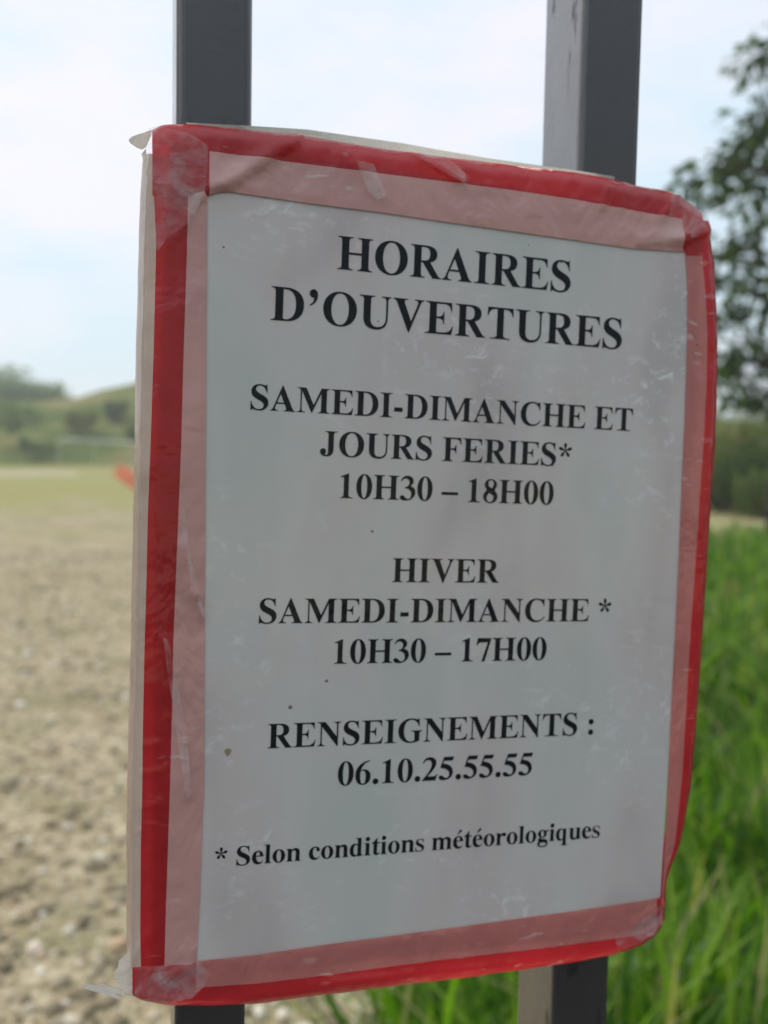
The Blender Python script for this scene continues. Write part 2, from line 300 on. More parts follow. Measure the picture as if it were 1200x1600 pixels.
GL = {
 'H': (778, [('+', stem(104, 256, 21, 339)), ('+', stem(524, 676, 441, 759)), ('+', box(240, 318, 540, 361))]),
 'I': (389, [('+', stem(119, 271, 20, 370))]),
 'E': (667, [('+', stem(108, 262, 16, 262)), ('+', P('M 16 676 L 604 676 L 608 493 L 590 493 C 575 590 530 638 430 638 L 250 638 L 250 657 L 16 657')),
             ('+', P('M 16 0 L 606 0 L 641 187 L 622 187 C 590 95 545 38 400 38 L 250 38 L 250 19 L 16 19')), ('+', MID)]),
 'F': (611, [('+', stem(108, 262, 16, 345, tr=262)), ('+', P('M 16 676 L 575 676 L 583 496 L 563 496 C 545 590 505 638 400 638 L 250 638 L 250 657 L 16 657')), ('+', MID)]),
 'D': (722, [('+', stem(104, 262, 14, 262)), ('+', P('M 180 676 L 330 676 C 560 676 690 545 690 340 C 690 130 555 0 320 0 L 180 0')),
             ('-', P('M 262 640 L 300 640 C 460 640 525 520 525 340 C 525 150 455 36 310 36 C 275 36 262 50 262 80'))]),
 'O': (778, [('+', E(389, 336, 354, 355, 2.12, 56)), ('-', E(389, 336, 184, 320, 2.15, 48))]),
 'U': (722, [('+', P('M 16 676 L 352 676 L 352 657 C 280 654 262 636 262 580 L 262 210 C 262 90 310 36 405 36 C 520 36 594 100 594 235 L 594 565 C 594 630 565 654 492 657 L 492 676 L 701 676 L 701 657 C 650 652 634 628 634 565 L 634 235 C 634 60 540 -19 375 -19 C 210 -19 108 60 108 230 L 108 580 C 108 636 90 654 16 657'))]),
 'V': (722, [('+', P('M 16 676 L 345 676 L 345 657 C 290 655 268 645 268 622 C 268 605 275 585 290 548 L 421 216 L 535 505 C 553 550 566 590 566 615 C 566 643 540 655 490 657 L 490 676 L 701 676 L 701 657 C 655 653 635 625 610 560 L 385 -18 L 365 -18 L 118 560 C 85 635 70 653 16 657'))]),
 'A': (722, [('+', P('M 9 0 L 9 19 C 62 27 80 60 105 125 L 330 690 L 350 690 L 595 120 C 630 40 645 25 689 19 L 689 0 L 378 0 L 378 19 C 425 21 442 30 442 56 C 442 72 437 95 424 128 L 397 193 L 176 193 L 158 146 C 147 118 140 92 140 73 C 140 35 165 21 224 19 L 224 0')),
             ('-', P('M 193 232 L 380 232 L 287 462'))]),
 'R': (722, [('+', stem(108, 262, 26, 350, tr=262)), ('+', P('M 180 676 L 360 676 C 530 676 613 610 613 500 C 613 390 530 325 380 322 L 180 322')),
             ('-', P('M 262 640 L 320 640 C 420 640 455 590 455 498 C 455 400 410 358 320 358 L 262 358')),
             ('+', P('M 290 330 L 520 0 L 715 0 L 715 19 C 680 22 660 40 630 80 L 455 340'))]),
 'S': (556, [('+', S_)]),
 'T': (667, [('+', stem(258, 410, 105, 563, top=False)), ('+', P('M 40 676 L 627 676 L 636 492 L 616 492 C 592 595 545 638 440 638 L 228 638 C 122 638 75 595 51 492 L 31 492'))]),
 'M': (944, [('+', P('M 14 676 L 260 676 L 474 215 L 684 676 L 760 676 L 760 560 L 690 560 L 432 0 L 416 0 L 142 598 L 142 500 L 105 500 L 105 590 C 105 640 80 655 14 657')),
             ('+', P('M 105 520 L 142 520 L 142 105 C 142 45 165 22 240 19 L 240 0 L 14 0 L 14 19 C 80 22 105 45 105 105')), ('+', stem(682, 834, 596, 921, tl=682))]),
 'N': (722, [('+', P('M 16 676 L 242 676 L 572 258 L 572 400 L 612 400 L 612 -18 L 592 -18 L 147 545 L 147 450 L 110 450 L 110 590 C 110 640 85 655 16 657')),
             ('+', P('M 572 230 L 572 570 C 572 630 555 655 476 657 L 476 676 L 701 676 L 701 657 C 635 655 612 632 612 570 L 612 230')),
             ('+', P('M 110 470 L 147 470 L 147 105 C 147 45 170 22 245 19 L 245 0 L 18 0 L 18 19 C 85 22 110 45 110 105'))]),
 'C': (722, [('+', P('M 660 691 L 640 691 C 634 668 622 660 605 660 C 570 660 510 691 410 691 C 195 691 49 545 49 335 C 49 120 195 -19 400 -19 C 535 -19 630 35 687 150 L 667 165 C 610 75 540 35 450 35 C 300 35 215 150 215 345 C 215 535 295 650 425 650 C 535 650 610 580 644 455 L 664 455'))]),
 'G': (778, [('+', P('M 664 691 L 643 691 C 637 668 626 660 610 660 C 572 660 515 691 420 691 C 200 691 37 545 37 335 C 37 120 195 -19 410 -19 C 520 -19 610 5 676 50 L 676 230 C 676 295 695 315 755 319 L 755 338 L 425 338 L 425 319 C 500 316 525 295 525 225 L 525 60 C 500 30 470 20 430 20 C 285 20 205 140 205 345 C 205 535 290 650 425 650 C 535 650 615 580 650 455 L 670 455'))]),
 'J': (500, [('+', P('M 125 676 L 478 676 L 478 657 C 405 654 378 635 378 575 L 378 180 C 378 50 300 -19 180 -19 C 75 -19 3 40 3 115 C 3 168 38 200 88 200 C 135 200 168 168 168 124 C 168 95 155 78 148 60 C 140 40 150 22 175 22 C 205 22 226 48 226 110 L 226 575 C 226 635 200 654 125 657'))]),
 '1': (500, [('+', P('M 305 688 L 286 688 L 65 596 L 73 572 C 90 580 110 585 125 585 C 158 585 165 570 165 530 L 165 112 C 165 42 140 22 70 20 L 70 0 L 430 0 L 430 20 C 345 22 305 42 305 112'))]),
 '0': (500, [('+', E(250, 337, 226, 351, 2.1, 48)), ('-', E(250, 338, 84, 322, 2.1, 40))]),
 '2': (500, [('+', P('M 17 0 L 17 20 C 180 205 295 345 295 475 C 295 555 250 605 180 605 C 120 605 75 570 47 508 L 26 515 C 55 625 130 688 230 688 C 350 688 433 615 433 515 C 433 395 330 285 175 125 L 350 125 C 410 125 430 140 458 190 L 478 184 L 420 0'))]),
 '3': (500, [('+', P('M 28 535 C 65 635 135 688 220 688 C 330 688 405 630 405 540 C 405 480 370 435 310 405 C 415 375 468 310 468 225 C 468 85 340 -14 165 -14 C 70 -14 16 22 16 72 C 16 108 42 132 80 132 C 115 132 135 118 165 85 C 195 52 215 35 250 35 C 310 35 350 90 350 165 C 350 270 270 330 150 335 L 150 355 C 240 375 285 425 285 500 C 285 565 240 608 175 608 C 125 608 85 580 48 525'))]),
 '5': (500, [('+', P('M 168 676 L 470 676 L 432 560 L 168 560 L 140 480 C 330 470 450 370 450 220 C 450 80 330 -8 165 -8 C 80 -8 22 25 22 75 C 22 110 48 134 85 134 C 115 134 140 120 170 92 C 195 70 215 58 245 58 C 305 58 340 105 340 165 C 340 280 230 345 55 355'))]),
 '6': (500, [('+', P('M 455 688 C 200 660 28 500 28 270 C 28 100 115 -13 250 -13 C 385 -13 475 80 475 215 C 475 345 400 430 285 430 C 245 430 215 420 185 400 C 225 550 320 640 458 670')),
             ('-', P('M 172 360 C 195 385 220 392 245 392 C 305 392 333 330 333 200 C 333 75 305 20 255 20 C 195 20 168 90 168 250'))]),
 '7': (500, [('+', P('M 55 676 L 477 676 L 477 660 L 285 -13 L 190 -13 L 370 550 L 180 550 C 100 550 75 530 37 465 L 17 472'))]),
 '8': (500, [('+', E(252, 520, 190, 168)), ('+', E(250, 182, 222, 195)), ('+', box(120, 285, 385, 425)), ('-', E(258, 560, 85, 96)), ('-', E(238, 142, 105, 122)), ('-', P('M 178 520 L 205 470 L 300 415 L 340 530')), ('-', P('M 138 180 L 200 290 L 345 200 L 340 100'))]),
 '.': (250, [('+', E(125, 71, 85, 85))]),
 ':': (333, [('+', E(166, 71, 85, 85)), ('+', E(166, 388, 85, 85))]),
 '-': (333, [('+', box(44, 171, 287, 287))]), '–': (500, [('+', box(0, 186, 500, 266))]),
 '*': (500, star),
 '’': (333, [('+', E(160, 605, 84, 86)), ('+', P('M 240 640 C 275 520 215 400 90 352 L 82 374 C 150 412 178 460 168 540'))]),
 'c': (444, [('+', P('M 420 105 C 380 25 315 -14 235 -14 C 110 -14 25 80 25 225 C 25 370 120 473 255 473 C 350 473 418 420 418 350 C 418 312 395 288 358 288 C 320 288 300 310 298 355 C 296 410 285 435 255 435 C 200 435 170 370 170 270 C 170 130 225 55 305 55 C 350 55 385 75 405 118'))]),
 'e': (444, LE), 'é': (444, LE + [('+', P('M 182 530 L 270 680 C 290 713 350 715 362 680 C 368 655 350 640 325 622 L 205 530'))]),
 'd': (556, [('+', BOWLD), ('-', HOLED), ('+', P('M 245 676 L 455 676 L 455 110 C 455 60 470 48 534 46 L 534 28 L 318 -14 L 318 560 C 318 630 300 655 245 657'))]),
 'i': (278, [('+', LSTEM), ('+', E(136, 608, 83, 83))]),
 'l': (278, [('+', P('M 16 676 L 205 676 L 205 100 C 205 40 215 22 255 19 L 255 0 L 16 0 L 16 19 C 60 22 68 40 68 100 L 68 575 C 68 635 60 653 16 657'))]),
 'n': (556, [('+', sh(LSTEM, 2)), ('+', ARCH)]),
 'm': (833, [('+', LSTEM), ('+', sh(ARCH, -8)), ('+', sh(ARCH, 272))]),
 'o': (500, [('+', E(250, 230, 226, 244)), ('-', E(250, 230, 83, 207, 2.1))]),
 'g': (500, [('+', E(225, 312, 185, 161)), ('-', E(228, 312, 62, 126)), ('+', box(330, 392, 483, 444)), ('+', E(245, -75, 217, 131, 2.3)), ('-', E(255, -92, 140, 66)),
             ('+', P('M 160 165 C 60 150 30 95 60 55 C 90 10 130 5 200 5 L 340 -10 C 380 -20 390 -50 390 -70 L 455 -60 C 455 60 410 100 300 108 C 210 112 175 112 175 135 L 190 165'))]),
 'q': (556, [('+', BOWLD), ('-', HOLED), ('+', P('M 318 440 L 455 473 L 455 -105 C 455 -165 470 -183 525 -186 L 525 -205 L 245 -205 L 245 -186 C 305 -183 318 -165 318 -105'))]),
 'r': (444, [('+', LSTEM), ('+', P('M 195 375 C 240 440 280 473 340 473 C 400 473 434 440 434 390 C 434 350 410 325 372 325 C 340 325 325 340 310 360 C 300 372 285 372 260 350 C 235 330 205 300 195 270'))]),
 's': (389, [('+', sh(S_, 25 - 35 * .703, -14 + 19 * .686, .703, .686))]),
 't': (333, [('+', P('M 220 630 L 200 630 C 160 560 90 490 20 445 L 20 415 L 82 415 L 82 110 C 82 30 125 -12 200 -12 C 265 -12 305 20 332 80 L 312 92 C 290 60 275 52 255 52 C 230 52 220 68 220 105 L 220 415 L 315 415 L 315 461 L 220 461'))]),
 'u': (556, [('+', P('M 16 461 L 205 461 L 205 130 C 205 80 225 62 260 62 C 295 62 325 85 352 120 L 352 55 C 315 10 270 -14 215 -14 C 125 -14 65 40 65 140 L 65 370 C 65 425 55 440 16 442')),
             ('+', P('M 300 461 L 490 461 L 490 100 C 490 60 500 48 537 46 L 537 25 L 345 -10 L 345 370 C 345 425 335 440 300 442'))]),
}
GL['f'] = GL['t']
def inside(p, poly):
    x, y = p; r = False; n = len(poly); j = n - 1
    for i in range(n):
        xi, yi = poly[i]; xj, yj = poly[j]
        if (yi > y) != (yj > y) and x < (xj - xi) * (y - yi) / (yj - yi) + xi: r = not r
        j = i
    return r
GCACHE = {}
def glyph(c):
    if c in GCACHE: return GCACHE[c]
    ops = GL[c][1]; vs_, loops = [], []
    for _, poly in ops:
        b = len(vs_); vs_ += [Vector(p) for p in poly]; loops.append(list(range(b, b + len(poly))))
    ov, oe, of, *_ = delaunay_2d_cdt(vs_, [], loops, 1, 1e-3)
    tri = []
    for f in of:
        cx = sum(ov[i].x for i in f) / len(f); cy = sum(ov[i].y for i in f) / len(f)
        st = False
        for s, poly in ops:
            if inside((cx, cy), poly): st = (s == '+')
        if st: tri.append(tuple(f))
    GCACHE[c] = ([(p.x, p.y) for p in ov], tri); return GCACHE[c]

# ------------------------------------------------------------------ the sign
sign = empty('opening_hours_sign', label='white laminated notice of opening hours edged with red tape, fixed on the dark railing bars', cat='sign')
sign.matrix_world = SIGN_M

# sheet of paper (extends under the tape)
x0, x1, y0, y1 = -0.094, 0.099, -0.247, 0.026
nx, ny = 24, 34
pv = []; pf = []
for j in range(ny + 1):
    for i in range(nx + 1):
        xr_ = x1 - 0.0032 * (1 - j / ny); pv.append((x0 + (xr_ - x0) * i / nx, y0 + (y1 - y0) * j / ny, 0))
for j in range(ny):
    for i in range(nx):
        a = j * (nx + 1) + i; pf.append((a, a + 1, a + nx + 2, a + nx + 1))
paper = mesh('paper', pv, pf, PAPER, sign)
LINES = [("HORAIRES", 0.0, 16.885, 0), ("D’OUVERTURES", -19.42, 16.885, 0), ("SAMEDI-DIMANCHE ET", -50.22, 12.701, 0), ("JOURS FERIES*", -64.83, 12.701, 0),
         ("10H30 – 18H00", -79.43, 12.701, 0), ("HIVER", -109.01, 12.701, 0), ("SAMEDI-DIMANCHE *", -123.62, 12.701, 0), ("10H30 – 17H00", -138.23, 12.701, 0),
         ("RENSEIGNEMENTS :", -167.56, 12.701, 0), ("06.10.25.55.55", -182.17, 12.701, 0), ("* Selon conditions météorologiques", -208.34, 9.921, -6.363)]
for text, yb, size, dx in LINES:
    w = sum(250 if c == ' ' else GL[c][0] for c in text); x = -w / 2; mb = MB(); k_ = size / 1e6
    for c in text:
        if c == ' ': x += 250; continue
        vv, tt = glyph(c)
        mb.add([((x + p[0]) * k_ + dx / 1000, yb / 1000 + p[1] * k_, 0.00012) for p in vv], tt)
        x += GL[c][0]
    mb.build('lettering', PRINT, paper)
k = NT('brown_stain'); k.set(Base_Color=(0.36, 0.29, 0.16, 1), Roughness=0.5, Coat_Weight=1.0); STAIN = k.m
c = sgn(356, 1175); mesh('stain', [(c.x + 0.0011 * (1 + .25 * math.sin(3 * t)) * math.cos(t), c.y + 0.0013 * math.sin(t), 0.0001) for t in [i * .3142 for i in range(20)]], [tuple(range(20))], STAIN, paper)

# stiff board behind
bo = [sgn(*p) for p in [(262, 225), (400, 232), (1045, 330), (1080, 380), (1090, 560), (1060, 1000), (1012, 1330), (1000, 1395), (970, 1435), (300, 1530), (235, 1530), (240, 740)]]
n = len(bo)
mesh('backing_board', [(p.x, p.y, -0.0008) for p in bo] + [(p.x, p.y, -0.0040) for p in bo],
     [tuple(range(n - 1, -1, -1)), tuple(range(n, 2 * n))] + [(i, (i + 1) % n, n + (i + 1) % n, n + i) for i in range(n)], BOARD, sign)

CREASE = [((335, 303), (462, 222), 1.5, 9, 1), ((250, 392), (290, 352), .7, 6, 0), ((290, 352), (310, 312), .7, 6, 0), ((1000, 378), (1060, 377), .9, 7, 1), ((1060, 377), (1108, 361), 1.5, 7, 1),
          ((1035, 340), (1062, 303), 1.0, 6, 0), ((284, 850), (302, 930), 1.2, 5, 1), ((302, 930), (318, 972), 1.2, 5, 1), ((255, 995), (274, 1050), .9, 6, 0), ((274, 1050), (290, 1160), .8, 6, 0),
          ((290, 1160), (297, 1245), .8, 7, 0), ((262, 1564), (263, 1530), .7, 4, 0), ((263, 1530), (308, 1507), .8, 5, 1), ((225, 1558), (232, 1520), .5, 5, 0), ((560, 255), (600, 310), .6, 12, 0), ((640, 235), (725, 285), .9, 8, 0),
          ((880, 300), (895, 275), .6, 9, 0), ((940, 320), (955, 290), .8, 10, 0), ((970, 325), (975, 290), .7, 10, 0), ((990, 1445), (1035, 1415), .8, 7, 0), ((205, 1500), (230, 1460), .6, 8, 0),
          ((225, 1165), (250, 1160), .5, 5, 0), ((222, 1210), (250, 1203), .5, 5, 0), ((221, 1262), (250, 1256), .5, 5, 0), ((480, 1538), (640, 1522), .6, 7, 0), ((640, 1520), (800, 1508), .5, 6, 0)]
def crease(px, py):
    z = 0
    for (ax, ay), (bx, by), h, w, sharp in CREASE:
        dx, dy = bx - ax, by - ay; L2 = dx * dx + dy * dy
        t = max(0, min(1, ((px - ax) * dx + (py - ay) * dy) / L2))
        qx, qy = px - ax - t * dx, py - ay - t * dy
        d = math.hypot(qx, qy); s = (qx * dy - qy * dx)
        if sharp and s > 0: z += h * math.exp(-(d / (w * 2.2))**2)          # a fold: steep on one side, slack on the other
        else: z += h * math.exp(-(d / (w * .8))**2)
    return z / 1000
def interp(poly, n, axis):
    a = np.array(poly, float); t = np.linspace(a[0, axis], a[-1, axis], n)
    o = 1 - axis
    # smooth (Catmull-like) by cubic resampling of the linear interpolation
    v = np.interp(t, a[:, axis], a[:, o])
    ker = np.array([1, 2, 3, 2, 1]) / 9.0; vp = np.pad(v, 2, mode='reflect', reflect_type='odd'); v = np.convolve(vp, ker, 'valid')
    return [(t[i], v[i]) if axis == 0 else (v[i], t[i]) for i in range(n)]
def strip(name, lines, mats, axis, z, n, wrap, red_if=None, band_sub=7):
    """lines: pixel polylines from the outer edge inwards, all spanning the strip; the outer edge curls round to the back"""
    L = [interp(l, n, axis) for l in lines]
    rows = []; rmat = []
    outer = L[0]
    for dz, k in ((-0.0075, -0.55), (-0.0072, -0.10), (-0.0060, 0.18), (-0.0042, 0.10), (-0.0022, 0.0)):   # back lip and rounded edge
        r = []
        for i in range(n):
            o = sgn(*outer[i], -0.0022); q = sgn(*L[1][i], -0.0022); d = (q - o).normalized()
            wob = 0.0006 * noise.noise(Vector((o.x * 90, o.y * 90, dz * 300)))
            p = o - d * (k * 0.008) + d * wob * (1 if k <= 0 else .4); r.append((p.x, p.y, dz, outer[i]))
        rows.append(r); rmat.append(wrap)
    for b in range(len(L) - 1):
        for s in range(band_sub):
            t = s / band_sub; r = []
            for i in range(n):
                px = L[b][i][0] * (1 - t) + L[b + 1][i][0] * t; py = L[b][i][1] * (1 - t) + L[b + 1][i][1] * t
                tt = (b + t)
                edge = 0.0022 * max(0, 1 - tt / 0.45)**2 if b == 0 else 0
                p = sgn(px, py, z - edge)
                zz = z - edge + crease(px, py) + 0.00025 * noise.noise(Vector((p.x * 120, p.y * 120, 3)))
                r.append((p.x, p.y, max(zz, z - edge - 0.0002), (px, py)))
            rows.append(r); rmat.append(mats[b])
    r = []
    for i in range(n):
        p = sgn(*L[-1][i]); r.append((p.x, p.y, z - 0.0002, L[-1][i]))
    rows.append(r); rmat.append(mats[-1])
    v = [q[:3] for r in rows for q in r]; f = []; mi = []
    names = [RED, PALE, CREAM, PINK]
    for j in range(len(rows) - 1):
        for i in range(n - 1):
            f.append((j * n + i, j * n + i + 1, (j + 1) * n + i + 1, (j + 1) * n + i))
            m = rmat[j]
            if red_if and j >= 4 and red_if(*rows[j][i][3]): m = 0
            mi.append(m)
    o = mesh(name, v, f, names, sign, mi, True)
    return o
# polylines measured on the photograph, carried into the plane of the sign
left_out = [(231, 240), (226, 300), (224, 380), (219, 550), (217, 700), (215, 800), (213, 900), (210, 1050), (207, 1150), (205, 1240), (204, 1320), (205, 1370), (204, 1500), (207, 1552)]
left_cr = [(238, 240), (240, 300), (244, 380), (240, 550), (235, 700), (231, 800), (229, 900), (226, 1000), (223, 1150), (222, 1240), (220, 1320), (219, 1450), (220, 1510), (222, 1552)]
left_rp = [(296, 240), (294, 300), (292, 400), (287, 550), (283, 700), (279, 800), (275, 900), (271, 1000), (269, 1100), (266, 1220), (262, 1340), (259, 1430), (257, 1510), (256, 1552)]
left_in = [(325, 240), (324, 300), (323, 450), (322, 600), (321, 800), (320, 950), (319, 1100), (319, 1230), (316, 1290), (312, 1410), (307, 1500), (305, 1552)]
strip('tape_strip', [left_out, left_cr, left_rp, left_in], [2, 0, 1], 1, 0.0005, 260, 2)
right_out = [(1106, 345), (1111, 375), (1115, 405), (1118, 450), (1120, 500), (1121.5, 570), (1119, 640), (1117, 690), (1113, 750), (1109, 810), (1106, 860), (1097, 1000), (1091, 1094), (1080, 1225), (1072, 1272), (1062, 1324), (1049, 1352), (1042, 1376), (1039, 1412), (1038, 1440)]
right_rp = [(1094, 345), (1096, 390), (1102, 450), (1105, 520), (1104, 590), (1101, 662), (1097, 725), (1092, 800), (1089, 850), (1078, 1000), (1072, 1112), (1065, 1225), (1054, 1322), (1041, 1364), (1036.5, 1400), (1035, 1440)]
right_in = [(1069, 345), (1070, 392), (1074, 450), (1073, 540), (1069, 662), (1066, 725), (1061, 850), (1054, 1000), (1048, 1112), (1042, 1244), (1037, 1337), (1034, 1400), (1031, 1440)]
strip('tape_strip', [right_out, right_rp, right_in], [0, 3], 1, 0.0005, 220, 0, red_if=lambda x, y: y < 396)
top_out = [(238, 203), (252, 196), (300, 194), (395, 204), (480, 213), (575, 229), (655, 241), (760, 253), (842, 263), (900, 270), (950, 278), (997, 291), (1045, 299), (1064, 308), (1088, 325), (1098, 334)]
top_rp = [(238, 232), (325, 236), (460, 254), (564, 267), (690, 283), (800, 297), (900, 312), (1000, 331), (1065, 342), (1080, 348), (1098, 354)]
top_in = [(238, 307), (325, 307), (337, 302), (357, 300), (480, 318), (599, 333), (707, 349), (800, 362), (900, 376), (990, 389), (1072, 394), (1098, 394)]
strip('tape_strip', [top_out, top_rp, top_in], [0, 1], 0, 0.0008, 300, 2, red_if=lambda x, y: x < 325 or x > 1066)
bot_out = [(207, 1555), (222, 1562), (260, 1570), (330, 1571), (400, 1568), (500, 1555), (642, 1537), (804, 1517), (900, 1503), (954, 1492), (1001, 1478), (1022, 1464), (1034, 1448)]
bot_rp = [(207, 1545), (305, 1543), (400, 1537), (500, 1525), (687, 1500), (862, 1480), (994, 1462), (1020, 1452), (1034, 1442)]
bot_in = [(207, 1510), (256, 1508), (306, 1501), (400, 1491), (500, 1476), (725, 1446), (900, 1422), (1000, 1407), (1024, 1403), (1034, 1400)]
strip('tape_strip', [bot_out, bot_rp, bot_in], [0, 3], 0, 0.0008, 300, 0, red_if=lambda x, y: x < 306 or x > 1024)

# clear film folded over the corners, and torn scraps that stick out
def film(name, outline, z, mat, lift=None, cut=18):
    pts = [Vector(p) for p in outline]; xs = [p.x for p in pts]; ys = [p.y for p in pts]
    st = max(max(xs) - min(xs), max(ys) - min(ys)) / cut; b = len(pts); loop = list(range(b)); extra = []
    y = min(ys)
    while y < max(ys):
        x = min(xs)
        while x < max(xs):
            if inside((x, y), outline): extra.append(Vector((x + random.uniform(-.2, .2) * st, y + random.uniform(-.2, .2) * st)))
            x += st
        y += st
    ov, oe, of, *_ = delaunay_2d_cdt(pts + extra, [], [loop], 1, 1e-4)
    v = []
    for p in ov:
        s = sgn(p.x, p.y, z); dz = (lift(p.x, p.y) if lift else 0) + .0005 * noise.noise(Vector((p.x * .09, p.y * .09, 1.7)))
        v.append((s.x, s.y, z + dz))
    return mesh(name, v, [tuple(f) for f in of], mat, sign, None, True)
film('corner_film', [(232, 200), (246, 196), (292, 207), (304, 213), (324, 226), (325, 250), (320, 300), (312, 318), (304, 335), (290, 352), (262, 372), (247, 391), (242, 372), (236, 320), (229, 280), (228, 240)], 0.0019, FILM)
film('corner_film', [(1050, 300), (1066, 309), (1094, 328), (1097, 338), (1104, 352), (1108, 361), (1090, 370), (1060, 377), (1000, 379), (1010, 372), (1030, 350), (1045, 335)], 0.0024, FILM)
film('corner_film', [(210, 1510), (256, 1508), (306, 1500), (330, 1520), (320, 1540), (300, 1560), (262, 1568), (225, 1560), (210, 1553)], 0.0022, FILM)
film('corner_film', [(960, 1462), (1000, 1440), (1034, 1412), (1036, 1440), (1022, 1460), (998, 1475), (965, 1484)], 0.0020, FILM)
film('torn_film', [(236, 212), (228, 230), (222, 234), (214, 231), (203, 224), (201, 218), (206, 213), (222, 208), (238, 203)], -0.002, TORN)
film('torn_film', [(228, 232), (230, 262), (232, 285), (226, 268), (224, 250), (221, 241)], -0.001, TORN)
film('torn_film', [(205, 1475), (198, 1490), (186, 1500), (184, 1512), (178, 1520), (180, 1532), (190, 1545), (200, 1554), (212, 1556), (216, 1530), (212, 1500)], -0.001, TORN)
film('torn_film', [(210, 1548), (196, 1547), (176, 1541), (160, 1538), (150, 1540), (134, 1536), (131, 1545), (146, 1549), (162, 1553), (178, 1559), (188, 1563), (189, 1558), (178, 1552), (205, 1556)], -0.002, TORN)
film('torn_film', [(290, 192), (395, 197), (480, 202), (557, 213), (627, 224), (700, 237), (760, 247), (842, 258), (900, 266), (960, 276), (960, 284), (900, 276), (760, 259), (655, 247), (575, 235), (480, 219), (395, 210), (300, 200)], -0.0065, TORN)

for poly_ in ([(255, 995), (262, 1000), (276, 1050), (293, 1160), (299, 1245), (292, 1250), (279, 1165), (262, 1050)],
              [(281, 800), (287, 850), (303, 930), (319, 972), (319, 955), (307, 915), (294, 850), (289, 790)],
              [(556, 250), (584, 256), (604, 306), (590, 312), (576, 300)], [(640, 236), (700, 246), (727, 270), (728, 287), (700, 272)]):  # these two paint glare on the top tape as pale patches
    film('flap_glare_film', poly_, 0.0017 if poly_[0][1] > 300 else 0.0022, GLARE, cut=8)

# ------------------------------------------------------------------ the railing behind the sign
rail = empty('metal_railing', label='dark painted metal railing with upright square bars that carries the notice', cat='railing')
cpos = SIGN_M @ Vector((0, -0.11, 0))
YF = cpos.y + 0.0135
def on_front(px, py, y=YF):
    d = ray(px, py); return CAM_POS + d * (y / d.y)
xl0, xl1 = on_front(274.5, 100).x, on_front(396, 100).x
xr0, xr1 = on_front(911, 100).x, on_front(1004.5, 100).x
W, DEP = (xl1 - xl0 + xr1 - xr0) / 2, 0.036
PITCH = (xr0 + xr1 - xl0 - xl1) / 2
cl = (xl0 + xl1) / 2
print('railing', W, PITCH, YF)
for q in (-1, 0, 1, 2):
    b = MB(); xc = cl + q * PITCH
    b.box((xc - W / 2, YF, 0.10), (xc + W / 2, YF + DEP, 2.02), 0.003); b.build('bar', PAINT, rail, smooth=False)
for z0 in (0.22, 1.90):
    b = MB(); b.box((cl - 1.2 * PITCH - W, YF + DEP, z0), (cl + 2.2 * PITCH + W, YF + DEP + 0.03, z0 + 0.04)); b.build('cross_rail', PAINT, rail)
for xx in (cl - 1.2 * PITCH - W, cl + 2.2 * PITCH):
    b = MB(); b.box((xx, YF + DEP + .03, -0.2), (xx + .04, YF + DEP + 0.07, 2.1), 0.003); b.build('post', PAINT, rail)

# ------------------------------------------------------------------ ground, track, hill
k = NT('gravel_ground'); v = k.coord()
n1 = k.noise(v, 1.3, 5, .6); n2 = k.noise(v, 14, 4, .6)
vo = k.n('ShaderNodeTexVoronoi', {'Vector': v, 'Scale': 38.0}); sep = k.n('ShaderNodeSeparateColor', {0: vo.outputs['Color']})
col = k.ramp(k.math('ADD', k.math('MULTIPLY', n2, .6), k.math('MULTIPLY', sep.outputs[0], .4)), [(0.30, (0.27, 0.225, 0.135)), (0.5, (0.41, 0.335, 0.21)), (0.68, (0.54, 0.46, 0.32))])
col = k.mix(k.rng(n1, .44, .62, 0, .6), col, (0.27, 0.225, 0.13))
geo = k.n('ShaderNodeNewGeometry'); ln = k.n('ShaderNodeVectorMath', {0: geo.outputs['Position']}, operation='LENGTH').outputs['Value']
weeds = k.math('MULTIPLY', k.rng(ln, 7, 26), k.rng(k.math('ADD', k.noise(k.coord('Object', (1, 1, 1)), .45, 5), k.rng(ln, 8, 34, -.2, .25)), .40, .62))
moss = k.rng(k.noise(v, 2.6, 5, .6), .52, .66, 0, .5)
col = k.mix(moss, col, (0.215, 0.21, 0.095))
col = k.mix(k.math('MULTIPLY', weeds, .85), col, (0.31, 0.295, 0.10))
k.set(Base_Color=col, Roughness=0.95, Specular_IOR_Level=0.15, Normal=k.bump(k.math('ADD', vo.outputs['Distance'], n2), 0.6, 0.02))
GROUND = k.m
mesh('ground', [(-400, -400, 0), (400, -400, 0), (400, 400, 0), (-400, 400, 0)], [(0, 1, 2, 3)], GROUND)['kind'] = 'structure'

k = NT('pale_track'); k.set(Base_Color=k.ramp(k.noise(k.coord(), .8, 4), [(.3, (.34, .31, .18)), (.7, (.46, .42, .29))]), Roughness=1); TRACK = k.m
tv = []
for px in range(-930, 121, 50):
    a = ground_at(110, 741); D = math.hypot(a.x, a.y)
    for d in (D * .93, D * 1.08):
        p = at(px, 700, d + 1.5 * math.sin(px * .013)); tv.append((p.x, p.y, 0.004))
mesh('track', tv, [(2 * i, 2 * i + 2, 2 * i + 3, 2 * i + 1) for i in range(len(tv) // 2 - 1)], TRACK)['kind'] = 'structure'

